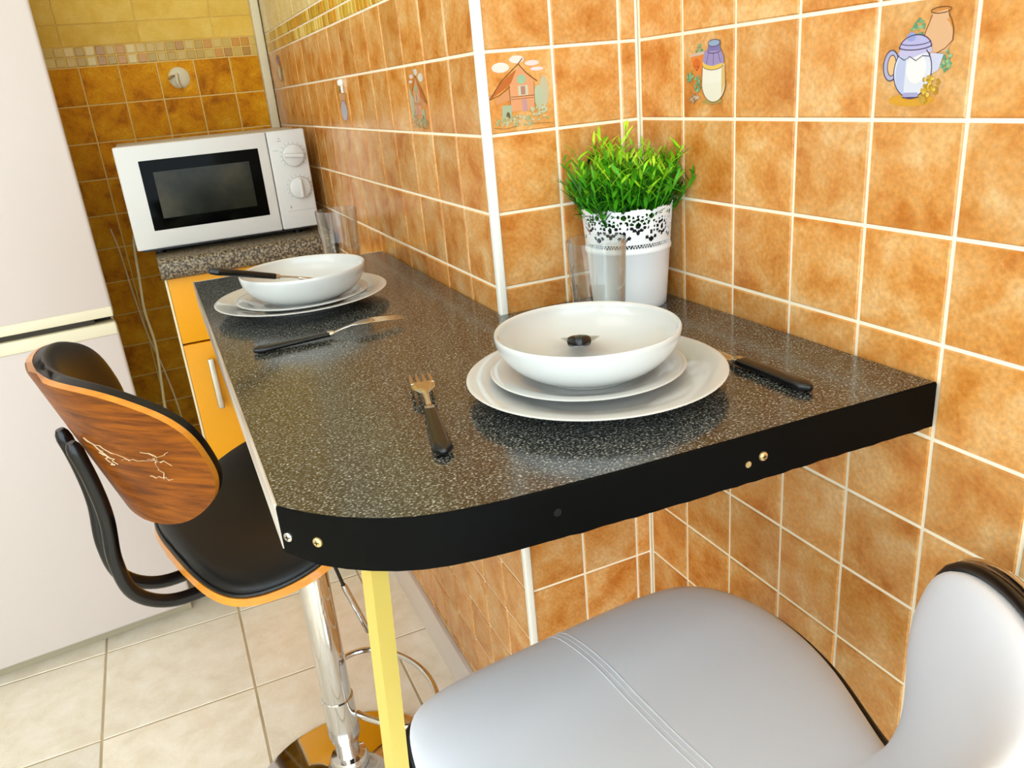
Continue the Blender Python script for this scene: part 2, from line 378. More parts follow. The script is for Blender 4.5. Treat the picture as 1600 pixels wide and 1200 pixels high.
jar = (scatter(GR, .34, .80, .08, .07, 20, .018, 5) +
    [((236, 138, 60), 'P', [(.14, .74), (.44, .76), (.38, .50), (.28, .48)]), ((226, 110, 40), 'E', (.28, .64, .08, .07)),
     ((214, 190, 170), 'P', [(.14, .76), (.44, .79), (.44, .75), (.15, .73)])] + scatter([(60, 40, 30)], .28, .59, .05, .03, 7, .008, 6) +
    scatter(GR, .14, .48, .07, .06, 22, .02, 7) + scatter(GR, .30, .38, .06, .12, 30, .02, 8) +
    scatter([(190, 170, 140), (214, 190, 160), (150, 120, 100)], .24, .22, .12, .05, 22, .02, 9) +
    [((176, 156, 80), 'E', (.62, .18, .2, .035)), ((240, 236, 216), 'P', arc(.64, .40, .235, .23, 0, 360, 28)), ((244, 240, 224), 'P', [(.42, .62), (.86, .62), (.875, .40), (.405, .40)]),
     ((224, 190, 120), 'P', [(.80, .6), (.86, .6), (.875, .40), (.80, .24)]),
     (BR, 'L', (.010, arc(.64, .40, .238, .233, 180, 365, 20))), (BR, 'L', (.008, [(.405, .40), (.42, .60)])),
     ((236, 200, 96), 'P', arc(.63, .62, .21, .06, 180, 360, 12)+[(.84, .66), (.42, .66)]), (BR, 'L', (.008, arc(.63, .62, .21, .065, 180, 360, 12))),
     ((160, 146, 196), 'P', [(.42, .66), (.45, .76), (.50, .80), (.78, .80), (.84, .70), (.85, .63), (.74, .62), (.63, .60), (.50, .62)]),
     (LN, 'L', (.008, [(.50, .63), (.54, .76)])), (LN, 'L', (.008, [(.64, .62), (.64, .76)])), (LN, 'L', (.008, [(.78, .64), (.73, .76)])),
     ((126, 118, 176), 'P', [(.52, .78), (.78, .78), (.76, .86), (.54, .86)]), ((150, 176, 206), 'E', (.65, .87, .12, .04)),
     (LN, 'L', (.009, arc(.65, .87, .12, .04, 0, 360, 18))), (LN, 'L', (.009, arc(.65, .79, .14, .04, 180, 360, 12)))])
house = ([((236, 226, 214), 'E', (.22, .83, .13, .065)), ((232, 226, 214), 'E', (.47, .92, .11, .05)), ((236, 218, 214), 'E', (.70, .86, .11, .035)), ((236, 216, 216), 'E', (.77, .78, .10, .025)),
     ((202, 190, 156), 'E', (.86, .48, .07, .20)), ((190, 196, 160), 'E', (.77, .42, .07, .15)),
     ((232, 160, 110), 'P', [(.32, .25), (.70, .25), (.71, .62), (.50, .84), (.33, .60)]), ((196, 104, 40), 'P', [(.02, .44), (.08, .46), (.36, .62), (.46, .80), (.40, .76), (.22, .64)]),
     ((222, 150, 96), 'P', [(.10, .42), (.32, .54), (.32, .40), (.12, .36)]), (BR, 'L', (.014, [(.02, .43), (.22, .66), (.49, .86)])), (BR, 'L', (.014, [(.56, .93), (.49, .86), (.60, .74), (.76, .62)])),
     (BR, 'L', (.010, [(.02, .43), (.18, .48), (.34, .58)])), (BR, 'L', (.007, [(.33, .60), (.33, .28)])), (BR, 'L', (.007, [(.71, .62), (.70, .28)])),
     ((160, 190, 150), 'E', (.52, .66, .07, .06)), ((206, 206, 176), 'P', [(.46, .45), (.61, .45), (.61, .58), (.46, .58)]), ((186, 130, 110), 'P', [(.50, .46), (.57, .46), (.57, .57), (.50, .57)]),
     (BR, 'L', (.008, [(.34, .44), (.70, .44)])), (BR, 'L', (.006, [(.34, .41), (.70, .41)])), ((200, 150, 150), 'P', [(.51, .24), (.58, .24), (.58, .40), (.51, .40)]),
     ((176, 186, 150), 'P', [(.18, .16), (.34, .16), (.34, .34), (.20, .34)]), ((110, 86, 50), 'E', (.28, .20, .03, .05))] +
    scatter([(186, 186, 140), (206, 196, 150), (160, 176, 120), (214, 170, 110)], .48, .13, .42, .07, 70, .022, 10) +
    scatter([(196, 200, 160)], .75, .24, .12, .08, 18, .025, 11) + [((150, 120, 70), 'L', (.007, [(.04, .06), (.2, .03), (.4, .05)])), ((150, 120, 70), 'L', (.006, [(.6, .07), (.94, .05)]))])
potpic = ([((226, 176, 130), 'P', [(.2, .7), (.8, .72), (.7, .45), (.3, .45)]), ((200, 200, 214), 'E', (.5, .34, .3, .22)), (LN, 'L', (.012, arc(.5, .34, .3, .22, 0, 360, 20)))] + scatter(GR, .5, .78, .2, .1, 22, .03, 12))
g = GAP
picture(wr, Fr, .0982+.004, Z2+.004, .093, jar)
picture(wr, Fr, .3982+.003, Z2+.004, .094, teapot)
picture(wp, Fp, .008, Z2+.004, .092, house)
picture(wl, Fl, .2099+.004, Z2+.004, .092, house)
picture(wl, Fl, .7099-.0+.004, Z2+.004, .092, potpic)
picture(wl, Fl, 1.4099+.004, Z2+.104, .092, jar)

# ------------------------------------------------------------ worktop table
ZT = .9930
def arcpts(): return [(-.599, -.388), (-.590, -.400), (-.577, -.416), (-.560, -.433), (-.543, -.4465), (-.526, -.4575), (-.508, -.466), (-.488, -.4722), (-.465, -.4765), (-.44, -.480), (-.41, -.4825)]
front = arcpts()+[(-.34, -.487), (-.24, -.491), (-.12, -.4945), (-.0035, -.4985)]
tb = thing('breakfast_bar', 'black speckled laminate breakfast bar fixed round the tiled pier', 'table', (-.3, .1, 0))
L0 = Vector((.3, -.1, 0))
top = [(-.599, .597)]+front+[(-.0035, -.003), (-W_-.0045, -.0045), (-W_-.0045, .597)]
b = MB(); b.prism([(x+.3, y-.1) for x, y in top], ZT-.038, ZT); o = b.obj('worktop', GRAN, tb, smooth=False)
# black edging band bent round the corner, with a wavy cut lower edge
b = MB(); n = 0; off = .0022; vs = []; fs = []
dense = []
for (x0, y0), (x1, y1) in zip(front, front[1:]):
    k = max(1, int(math.hypot(x1-x0, y1-y0)/.01))
    dense += [(x0+(x1-x0)*i/k, y0+(y1-y0)*i/k) for i in range(k)]
dense.append(front[-1]); q = random.Random(5)
for i, (x, y) in enumerate(dense):
    x0, y0 = dense[max(i-1, 0)]; x1, y1 = dense[min(i+1, len(dense)-1)]
    l = math.hypot(x1-x0, y1-y0); nx, ny = (y1-y0)/l, -(x1-x0)/l
    zl = ZT-.0455+(q.uniform(-.0006, .0006) if x > -.45 else 0) + (.004*max(0, 1-i/3))
    if i >= len(dense)-2: zl += .001
    for d_, z in ((.0004, zl), (off, zl), (off, ZT-.001), (.0006, ZT+.0008)): vs.append((x+.3+nx*d_, y-.1+ny*d_, z))
m_ = len(dense)
for i in range(m_-1):
    for k in range(4): fs.append((i*4+k, i*4+(k+1) % 4, (i+1)*4+(k+1) % 4, (i+1)*4+k))
fs += [(0, 1, 2, 3), tuple((m_-1)*4+k for k in (3, 2, 1, 0))]
b.add(vs, fs); band = b.obj('edge_band', BLKBAND, tb); tag(band, 'black edging band screwed round the front and corner')
b = MB(); b.box((-.6015+.3, -.386-.1, ZT-.040), (-.599+.3, .597-.1, ZT+.0012), c=.0006); es = b.obj('edge_strip', EDGE, tb); tag(es, 'worn grey strip peeling along the long edge')
b = MB(); b.box((-.599+.3, .597-.1, ZT-.040), (-W_-.0045+.3, .599-.1, ZT+.0004)); b.obj('edge_strip', EDGE, tb, smooth=False)
def screw(x, y, z, nx, ny, m):
    b = MB(); b.lathe([(.0001, .0022), (.0022, .0024), (.0040, .0014), (.0044, 0), (.0001, -.0005)], 18)
    for a in (0, 90):
        c, s_ = math.cos(R(a)), math.sin(R(a)); 
        b.add([(-.0024*c-.0004*s_, -.0024*s_+.0004*c, .00245), (-.0024*c+.0004*s_, -.0024*s_-.0004*c, .00245), (.0024*c+.0004*s_, .0024*s_-.0004*c, .00245), (.0024*c-.0004*s_, .0024*s_+.0004*c, .00245)], [(0, 1, 2, 3)], 1)
    o = b.obj('screw', [m, BLKPL], tb)
    N = Vector((nx, ny, 0)).normalized(); u_ = Vector((0, 0, 1)); o.matrix_local = frame(Vector((x+.3, y-.1, z))+N*.002, u_.cross(N), u_, N)
BRASS = mat('brass_screw', (222, 190, 130), .3, metal=.8)
screw(-.5945, -.3945, .968, -.74, -.67, CHROME); screw(-.5755, -.4175, .969, -.72, -.69, BRASS)
screw(-.2035, -.4925, .970, -.03, -1, BRASS)
b = MB(); b.lathe([(.0001, .0008), (.0036, .0008), (.0036, 0)], 14); o = b.obj('screw_hole', BLKPL, tb); o.matrix_local = frame((-.400+.3, -.483-.1-.0022, .972), (1, 0, 0), (0, 0, 1), (0, -1, 0))
b = MB(); b.lathe([(.0001, .0008), (.0030, .0008), (.0030, 0)], 14); o = b.obj('screw_hole', BRASS, tb); o.matrix_local = frame((-.219+.3, -.4915-.1-.0022, .966), (1, 0, 0), (0, 0, 1), (0, -1, 0))
# brass leg, square tube, slightly leaning
b = MB(); lx0, ly0, lx1, ly1 = -.538, -.428, -.583, -.420; h = .0078
def sq(x, y, z): return [(x+h*1.414*math.cos(R(a)), y+h*1.414*math.sin(R(a)), z) for a in (243, 333, 63, 153)]
vs = sq(lx1+.3, ly1-.1, .0)+sq(lx0+.3, ly0-.1, ZT-.038)
b.add(vs, [(0, 1, 2, 3), (4, 5, 6, 7), (0, 1, 5, 4), (1, 2, 6, 5), (2, 3, 7, 6), (3, 0, 4, 7)])
lg = b.obj('leg', GOLD, tb, smooth=False); tag(lg, 'thin brass-coloured square leg under the rounded corner')

# ------------------------------------------------------------ crockery
def lathe_closed(outer, inner): return outer+inner[::-1]
def plate_mesh(r, h, foot, name):
    b = MB(); o = [(.0001, .0015), (foot-.004, .0015), (foot-.003, 0), (foot, 0), (foot+.003, .003), (foot+.010, .005), (r*.80, h*.50), (r*.93, h*.82), (r-.0015, h-.0016), (r, h-.0005), (r-.0012, h+.0004)]
    i = [(.0001, .0050), (foot-.002, .0052), (foot+.006, .0064), (r*.78, h*.50+.0034), (r*.92, h*.82+.0030), (r-.0035, h)]
    b.lathe(o+i[::-1], 96); return b.mesh(name, CER, auto=60)
def bowl_mesh(r, h, foot):
    b = MB(); o = [(.0001, .002), (foot-.004, .002), (foot-.003, 0), (foot, 0), (foot+.001, .003)]
    for k in range(1, 15):
        t = k/14; o.append((foot+.001+(r-foot-.001)*(1-(1-t)**2.0)**.86, .003+(h-.003)*t**1.15))
    o += [(r-.001, h+.0012), (r-.003, h+.0006)]
    i = [(.0001, .0060), (foot*.6, .0062)]
    for k in range(0, 15):
        t = k/14; i.append((foot*.8+(r-.0042-foot*.8)*(1-(1-t)**2.0)**.90, .0068+(h-.0072)*t**1.15))
    b.lathe(o+i[::-1], 96); return b.mesh('bowl', CER, auto=60)
PM = plate_mesh(.132, .019, .075, 'dinner_plate'); SM = plate_mesh(.100, .015, .058, 'side_plate'); BM = bowl_mesh(.0945, .0485, .049)
def setting(px, py, sx, sy, bx, by, where):
    for nm, me, x, y, z, lab, cat, g_ in (('dinner_plate', PM, px, py, ZT+.0002, 'large white plate, bottom of the stack '+where, 'plate', 'stacked white plates'),
                     ('side_plate', SM, sx, sy, ZT+.0066, 'small white plate between big plate and bowl '+where, 'plate', 'stacked white plates'),
                     ('bowl', BM, bx, by, ZT+.0122, 'deep white bowl on top of the stack '+where, 'bowl', 'white bowls')):
        tag(link(nm, me, None, (x, y, z)), lab, cat, g_)
setting(-.264, -.313, -.267, -.302, -.266, -.303, 'near the front edge of the bar')
setting(-.455, .271, -.456, .257, -.451, .249, 'at the far end by the microwave')

# ------------------------------------------------------------ cutlery (local x runs from handle end to tip, lies on z=0)
def handle(b, x0, x1, z0, z1, w0=.0095, w1=.0062, t=.0042):
    secs = []
    for k in range(13):
        u = k/12; x = x0+(x1-x0)*u; ww = w0+(w1-w0)*u; tt = t*(1-.2*u)
        e = min(1, .35+u*9) if u < .1 else 1
        secs.append((x, 0, z0+(z1-z0)*u, ww*e, tt*(.6+.4*e)))
    b.loft([(x0-.0012, 0, z0, w0*.2, t*.25)]+secs, 16, p=3)
def make_fork(label, group):
    t = thing('fork', label, 'fork', group=group)
    b = MB(); handle(b, 0, .098, .0046, .0062); b.obj('handle', BLKPL, t)
    b = MB(); b.loft([(.096, 0, .0062, .0056, .0038), (.099, 0, .0062, .0058, .0040), (.104, 0, .0062, .0056, .0038), (.105, 0, .0062, .004, .003)], 16, p=2.4); b.obj('collar', STEEL, t)
    b = MB(); zc = lambda x: .0062+.010*max(0, (x-.105)/.05)**.8*(1 if x < .155 else 1)-.0165*max(0, (x-.128)/.04)**1.6*.35
    b.loft([(.104, 0, zc(.104), .0032, .0018), (.118, 0, zc(.118), .0026, .0014), (.130, 0, zc(.130), .0034, .0011), (.138, 0, zc(.138), .0085, .0009), (.143, 0, zc(.143), .0112, .0008), (.152, 0, zc(.152), .0122, .0008), (.162, 0, zc(.162), .0122, .0008)], 12, p=3)
    for k in range(4):
        y = (k-1.5)*.0068
        b.loft([(.158, y, zc(.158), .0021, .0008), (.175, y, zc(.175), .0019, .0008), (.190, y, zc(.190), .0016, .0007), (.199, y*.97, zc(.199)+.0006, .0010, .0005), (.203, y*.96, zc(.203)+.001, .0003, .0002)], 8, p=3)
    b.obj('head', STEEL, t); return t
def make_spoon(label, group):
    t = thing('spoon', label, 'spoon', group=group)
    b = MB(); handle(b, 0, .098, .0, .0, w0=.0108, t=.0055); b.obj('handle', BLKPL, t)
    b = MB(); b.loft([(.096, 0, 0, .0058, .0040), (.105, 0, 0, .0055, .0036)], 16, p=2.4)
    b.loft([(.104, 0, 0, .0030, .0018), (.125, 0, .001, .0024, .0014), (.140, 0, .0012, .0040, .0012)], 12)
    nx, ny = 18, 10; vs = []; fs = []
    for s_ in (0, -.0009):
        for i in range(nx+1):
            u = i/nx; hw = .0205*max(0, math.sin(PI*min(1, u*.96+.02)))**.62
            for j in range(ny+1):
                v = j/ny*2-1; d = -.0075*(1-v*v)*math.sin(PI*u)**.8
                vs.append((.136+.060*u, v*hw, .0014+d+s_))
    K = (nx+1)*(ny+1)
    for o_ in (0, K):
        for i in range(nx):
            for j in range(ny):
                a = o_+i*(ny+1)+j; fs.append((a, a+1, a+ny+2, a+ny+1))
    for i in range(nx):
        for j in (0, ny): a = i*(ny+1)+j; fs.append((a, a+ny+1, a+ny+1+K, a+K))
    b.add(vs, fs); b.obj('head', STEEL, t); return t
def make_knife(label):
    t = thing('table_knife', label, 'knife')
    b = MB(); handle(b, 0, .096, .0050, .0058, w0=.0090, w1=.0080, t=.0048); b.obj('handle', BLKPL, t)
    b = MB(); b.loft([(.094, 0, .0058, .0074, .0040), (.100, 0, .0058, .0076, .0042), (.104, 0, .0058, .0060, .003)], 16, p=2.4)
    b.loft([(.102, 0, .0055, .0045, .0016), (.112, 0, .0050, .0075, .0010), (.150, .0003, .0042, .0088, .0008), (.185, .0010, .0034, .0080, .0007), (.200, .0030, .0030, .0050, .0006), (.207, .0050, .0028, .0012, .0003)], 10, p=2)
    b.obj('blade', STEEL, t); return t
def place(o, a, b_, z=ZT, roll=0):
    """handle end at a, pointing to b_ (xy or xyz)"""
    A = Vector(a if len(a) == 3 else (*a, z)); Bv = Vector(b_ if len(b_) == 3 else (*b_, z))
    X = (Bv-A).normalized(); Z = Vector((0, 0, 1)); Z = (Z-X*Z.dot(X)).normalized(); Y = Z.cross(X)
    o.matrix_world = frame(A, X, Y, Z)
f1 = make_fork('fork lying left of the nearest plates, tines pointing at the wall', 'black-handled forks')
f2 = copy_tree(f1); tag(f2, 'fork lying in front of the far plates, tines to the right')
place(f1, (-.4545, -.381), (-.4130, -.184)); place(f2, (-.5600, .048), (-.365, .056))
k1 = make_knife('black-handled table knife lying right of the nearest plates'); place(k1, (-.1115, -.452), (-.1185, -.250))
s1 = make_spoon('spoon in the near bowl, black handle end towards the camera', 'black-handled spoons')
s2 = copy_tree(s1); tag(s2, 'spoon in the far bowl, dark handle jutting out over the rim')
place(s1, (-.333, -.412, 1.081), (-.243, -.245, 1.0235)); place(s2, (-.586, .180, 1.084), (-.401, .250, 1.0235))

# ------------------------------------------------------------ tumblers
def tumbler(x, y, label, mesh=None):
    if mesh is None:
        b = MB(); R0, R1, hh = .0315, .0365, .112
        o = [(.0001, .0), (R0-.003, .0), (R0, .002), (R1, hh-.001), (R1-.0006, hh), (R1-.0016, hh), (R0-.0018, .013), (R0-.006, .010), (.0001, .0095)]
        b.lathe(o, 48); mesh = b.mesh('tumbler', GLASS, auto=50)
    tag(link('tumbler', mesh, None, (x, y, ZT+.0002)), label, 'glass', 'clear glass tumblers'); return mesh
gm = tumbler(-.160, -.143, 'clear glass tumbler in front of the white plant pot')
tumbler(-.343, .468, 'clear glass tumbler behind the far bowl, beside the microwave', gm)

# ------------------------------------------------------------ potted plant
pp = thing('potted_plant', 'artificial grass plant in a white pot with pierced lace rim', 'plant', (-.0665, -.064, ZT))
PR0, PR1, PH = .0500, .0605, .138
def pr(z): return PR0+(PR1-PR0)*z/PH
b = MB(); b.lathe([(.0001, .001), (PR0-.002, .001), (PR0-.001, 0), (PR0, .001)]+[(pr(z), z) for z in (.01, .04, .074)]+[(pr(.076)+.0014, .076), (pr(.079)+.0018, .0785), (pr(.081)+.0010, .081), (pr(.083), .083), (pr(.083)-.0012, .083), (pr(.04)-.0012, .04), (PR0-.0014, .004), (.0001, .003)], 96)
b.obj('pot', POTW, pp, auto=60)
# pierced lace band: fine grid with cells dropped where the pattern has holes
NA, NZ = 384, 44; z0, z1 = .082, PH+.006; ZH = z1-z0
C = 2*PI*.056; P = C/10
holes = []
def hole(u, z, rx, rz=None): holes.append((u % C, z, rx*1.34, (rz or rx)*1.34))
for k in range(10):
    u = k*P
    for i in range(9): hole(u+(i+.5)*P/9*1.0, z0+.0035, .0011); 
    for i in range(9): hole(u+(i)*P/9, z0+.0062, .0011)
    # flower of drops around a round hole, alternating high and low
    cz = z0+.031 if k % 2 else z0+.026
    hole(u, cz+.001, .0027 if k % 2 else .0020, .0030)
    for a in range(7):
        an = R(-15+a*35); hole(u+.0085*math.cos(an), cz+.0085*math.sin(an), .0019, .0016)
    for a in range(9):
        an = R(-10+a*25); hole(u+.0135*math.cos(an), cz+.0130*math.sin(an), .0012)
    hole(u-.0042, cz-.0052, .0022, .0016); hole(u+.0042, cz-.0052, .0022, .0016); hole(u, cz-.0080, .0018, .0024)
    hole(u+P/2, z0+.0135, .0030, .0024); hole(u+P/2-.006, z0+.0165, .0019); hole(u+P/2+.006, z0+.0165, .0019)
    hole(u+P/2, z0+.0225, .0017, .0024); hole(u+P/2, z0+.043, .0028, .0024); hole(u+P/2-.0065, z0+.0445, .0014); hole(u+P/2+.0065, z0+.0445, .0014)
    hole(u+P/2-.0035, z0+.0365, .0015); hole(u+P/2+.0035, z0+.0365, .0015)
def top_z(u):
    t = (u/P) % 1; t = abs(t-.5)*2                                # scalloped rim
    return z0+.048+.0085*(1-(1-t)**2)**.5*(.6)-.0012*abs(math.sin(u/P*PI*5))
U = np.arange(NA)*C/NA; Zs = z0+(np.arange(NZ)+.5)*ZH/NZ
keep = np.zeros((NA, NZ), bool)
for i in range(NA): keep[i] = Zs < top_z(U[i]+C/NA/2)
uc = (U+C/NA/2)
for (hu, hz, rx, rz_) in holes:
    du = np.abs(uc-hu); du = np.minimum(du, C-du)
    keep &= ~(((du/rx)[:, None]**2+((Zs-hz)/rz_)[None, :]**2) < 1)
b = MB(); idx = {}; vs = []; fs = []
def vid(i, j, s_):
    k = (i % NA, j, s_)
    if k not in idx:
        z = z0+j*ZH/NZ; r = pr(z)-s_*.0009; a = 2*PI*(i % NA)/NA
        idx[k] = len(vs); vs.append((r*math.cos(a), r*math.sin(a), z))
    return idx[k]
for i in range(NA):
    for j in range(NZ):
        if not keep[i, j]: continue
        fs.append((vid(i, j, 0), vid(i+1, j, 0), vid(i+1, j+1, 0), vid(i, j+1, 0)))
        if not keep[(i+1) % NA, j]: fs.append((vid(i+1, j, 0), vid(i+1, j, 1), vid(i+1, j+1, 1), vid(i+1, j+1, 0)))
        if not keep[i-1, j]: fs.append((vid(i, j, 0), vid(i, j+1, 0), vid(i, j+1, 1), vid(i, j, 1)))
        if j+1 >= NZ or not keep[i, j+1]: fs.append((vid(i, j+1, 0), vid(i+1, j+1, 0), vid(i+1, j+1, 1), vid(i, j+1, 1)))
b.add(vs, fs); o = b.obj('lace_band', POTW, pp, smooth=False); tag(o, 'pierced lace band round the pot rim')
b = MB(); b.lathe([(.0001, .01), (.044, .01), (.0505, .112), (.049, .112), (.0001, .104)], 48); b.obj('inner_pot', POTIN, pp)
# foliage: hundreds of narrow leaves on short stems
b = MB(); q = random.Random(3)
def leaf(p, d, L_, wd, mi, curl):
    d = d.normalized(); sd = d.cross(Vector((q.uniform(-.4, .4), q.uniform(-.4, .4), 1))).normalized(); nrm = sd.cross(d)
    pts = []
    for k in range(5):
        t = k/4; c = p+d*L_*t+Vector((0, 0, -curl*L_*t*t)); ww = wd*(math.sin(PI*(t*.86+.12))**.8) if k < 4 else .0001
        pts += [c-sd*ww, c+nrm*wd*.25, c+sd*ww]
    fs = []
    for k in range(4):
        a = k*3; fs += [(a, a+1, a+4, a+3), (a+1, a+2, a+5, a+4)]
    b.add(pts, fs, mi)
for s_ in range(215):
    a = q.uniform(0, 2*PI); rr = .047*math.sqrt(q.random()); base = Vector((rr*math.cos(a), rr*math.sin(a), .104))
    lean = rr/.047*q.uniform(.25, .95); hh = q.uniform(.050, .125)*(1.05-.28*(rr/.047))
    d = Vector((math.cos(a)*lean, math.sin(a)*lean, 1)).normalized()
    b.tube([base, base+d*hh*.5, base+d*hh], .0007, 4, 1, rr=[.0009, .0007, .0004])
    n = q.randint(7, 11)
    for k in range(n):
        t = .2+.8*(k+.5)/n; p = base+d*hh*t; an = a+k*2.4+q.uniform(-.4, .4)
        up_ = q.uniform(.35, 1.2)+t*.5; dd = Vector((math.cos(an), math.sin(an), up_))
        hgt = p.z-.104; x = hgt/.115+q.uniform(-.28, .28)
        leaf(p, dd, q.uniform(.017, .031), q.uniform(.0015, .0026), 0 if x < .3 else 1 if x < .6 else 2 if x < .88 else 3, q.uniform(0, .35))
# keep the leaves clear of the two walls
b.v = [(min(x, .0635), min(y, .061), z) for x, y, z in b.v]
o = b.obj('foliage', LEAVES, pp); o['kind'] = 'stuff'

# ------------------------------------------------------------ bar stools
def catmull(P_, t):
    n = len(P_)-1; x = t*n; i = min(int(x), n-1); u = x-i
    g_ = lambda k: np.array(P_[max(0, min(n, k))], float)
    p0, p1, p2, p3 = g_(i-1), g_(i), g_(i+1), g_(i+2)
    return .5*((2*p1)+(-p0+p2)*u+(2*p0-5*p1+4*p2-p3)*u*u+(-p0+3*p1-3*p2+p3)*u**3)
class Lobe:
    """upholstered shell: ctrl rows are (forward, z, half width, wrap forward, wrap up)"""
    def __init__(s, ctrl, pw=2.6, nt=44, ns=32, pq=None):
        ctrl = [tuple(c)+(0,)*(6-len(c)) for c in ctrl]; s.nt, s.ns = nt, ns; s.P = np.zeros((nt+1, ns+1, 3)); s.rho = np.zeros((nt+1, ns+1)); pq = pq or pw
        for i in range(nt+1):
            tau = -math.cos(PI*i/nt); t = (tau+1)/2
            f, z, w_, kf, ku, ly = catmull(ctrl, t); hw = w_*(max(0, 1-abs(tau)**pw))**(1/pq)
            for j in range(ns+1):
                v = -math.cos(PI*j/ns); x = v*hw
                s.P[i, j] = (f+kf*x*x, x+ly, z+ku*x*x); s.rho[i, j] = min(1, abs(tau)**pw+(1-abs(tau)**pw)*abs(v)**pq)
        du = np.gradient(s.P, axis=0); dv = np.gradient(s.P, axis=1)
        # degenerate ends: borrow neighbour
        nr = np.cross(du, dv); l = np.linalg.norm(nr, axis=2, keepdims=True); nr = nr/np.maximum(l, 1e-12)
        nr[0] = nr[1].mean(0)/np.linalg.norm(nr[1].mean(0)); nr[-1] = nr[-2].mean(0)/np.linalg.norm(nr[-2].mean(0))
        s.N = nr
    def flip(s): s.N = -s.N; return s
    def layer(s, off): return s.P+s.N*off[..., None]
    def outward(s):
        c = s.P.mean((0, 1)); return s.P-c
    def slab(s, b, lo, hi, grow=0, mi=(0, 0, 0)):
        A = s.layer(lo); B_ = s.layer(hi)
        if grow:
            g_ = (s.rho**3)[..., None]*grow
            T = s.outward(); T = T-s.N*(T*s.N).sum(2, keepdims=True); T /= np.maximum(np.linalg.norm(T, axis=2, keepdims=True), 1e-9)
            A = A+T*g_; B_ = B_+T*g_
        nt, ns = s.nt, s.ns; K = (nt+1)*(ns+1); vs = list(map(tuple, A.reshape(-1, 3)))+list(map(tuple, B_.reshape(-1, 3)))
        fa = []; fb = []; fe = []
        for i in range(nt):
            for j in range(ns):
                a = i*(ns+1)+j; qd = (a, a+1, a+ns+2, a+ns+1); fa.append(qd); fb.append(tuple(k+K for k in qd))
        bd = s.bidx()
        for a, c in zip(bd, bd[1:]+bd[:1]): fe.append((a, c, c+K, a+K))
        o = len(b.v); b.v += vs
        for fs, m in ((fa, mi[0]), (fb, mi[1]), (fe, mi[2])):
            b.f += [tuple(k+o for k in f) for f in fs]; b.m += [m]*len(fs)
    def bidx(s):
        nt, ns = s.nt, s.ns
        return [i*(ns+1) for i in range(0, nt+1)]+[nt*(ns+1)+j for j in range(1, ns+1)]+[i*(ns+1)+ns for i in range(nt-1, -1, -1)]+[j for j in range(ns-1, 0, -1)]
    def rim(s, off=0, grow=0):
        nt, ns = s.nt, s.ns; T = s.outward(); T = T-s.N*(T*s.N).sum(2, keepdims=True); T /= np.maximum(np.linalg.norm(T, axis=2, keepdims=True), 1e-9)
        Q = s.P+s.N*off+T*grow
        pts = [Q[i, 0] for i in range(1, nt)]+[Q[nt, ns//2]]+[Q[i, ns] for i in range(nt-1, 0, -1)]+[Q[0, ns//2]]
        # resample evenly
        pts = np.array(pts); cl = np.vstack([pts, pts[:1]]); d = np.r_[0, np.cumsum(np.linalg.norm(np.diff(cl, axis=0), axis=1))]
        t = np.linspace(0, d[-1], 121)[:-1]
        return [Vector([np.interp(x, d, cl[:, k]) for k in range(3)]) for x in t]
def weld(o, dist=.0002):
    bm = bmesh.new(); bm.from_mesh(o.data); bmesh.ops.remove_doubles(bm, verts=bm.verts, dist=dist)
    bmesh.ops.recalc_face_normals(bm, faces=bm.faces); bm.to_mesh(o.data); bm.free(); o.data.polygons.foreach_set('use_smooth', [True]*len(o.data.polygons))
    try: o.data.set_sharp_from_angle(angle=R(50))
    except Exception: pass
    return o
def base_parts(t, ztop, ring_dir=0, ring=True, lever=None):
    b = MB(); b.lathe([(.0001, 0), (.205, 0), (.2075, .002), (.207, .005), (.200, .0075), (.12, .012), (.075, .020), (.050, .036), (.038, .056), (.035, .070), (.0001, .070)], 96)
    b.obj('base_disc', CHROME, t, auto=30)
    b = MB(); b.lathe([(.0345, .068), (.0365, .072), (.0365, .088), (.033, .096), (.0225, .098), (.0225, .140), (.0001, .140)], 48); b.obj('collar', CHROME, t)
    b = MB(); b.lathe([(.0001, .134), (.0262, .134), (.0275, .138), (.0275, ztop-.10), (.026, ztop-.096), (.0001, ztop-.096)], 48); b.obj('column', CHROME, t)
    b = MB(); b.lathe([(.0001, ztop-.10), (.0215, ztop-.10), (.0215, ztop-.050), (.0001, ztop-.050)], 40); b.obj('gas_lift', CHROME, t)
    b = MB(); b.box((-.09, -.07, ztop-.050), (.09, .07, ztop-.041), c=.003); b.lathe([(.0001, ztop-.080), (.03, ztop-.080), (.036, ztop-.050), (.0001, ztop-.050)], 32); b.obj('swivel_plate', BLKTUBE, t)
    if ring:
        b = MB(); z = .192; pts = []
        c, s_ = math.cos(ring_dir), math.sin(ring_dir)
        ctrl = [(.022, .024), (.030, .060), (.060, .115), (.110, .130), (.155, .100), (.178, .035), (.178, -.035), (.155, -.100), (.115, -.148), (.060, -.124), (.030, -.060), (.022, -.024)]
        for k in range(61):
            x, y = catmull(ctrl, k/60); pts.append((x*c-y*s_, x*s_+y*c, z))
        b.tube(pts, .0062, 14); b.obj('footrest', CHROME, t)
        b = MB(); b.lathe([(.0276, z-.045), (.0300, z-.043), (.0300, z+.043), (.0276, z+.045)], 40); b.obj('footrest_clamp', CHROME, t)
    if lever:
        b = MB(); p0, p1, p2 = [Vector(p) for p in lever]; b.tube([p0, p1], .0032, 10); b.tube([p1, p1+(p2-p1)*.05, p2-(p2-p1)*.03, p2], .006, 12, mi=1, rr=[.0045, .006, .006, .004]); b.obj('lever', [BLKTUBE, CHROME], t)

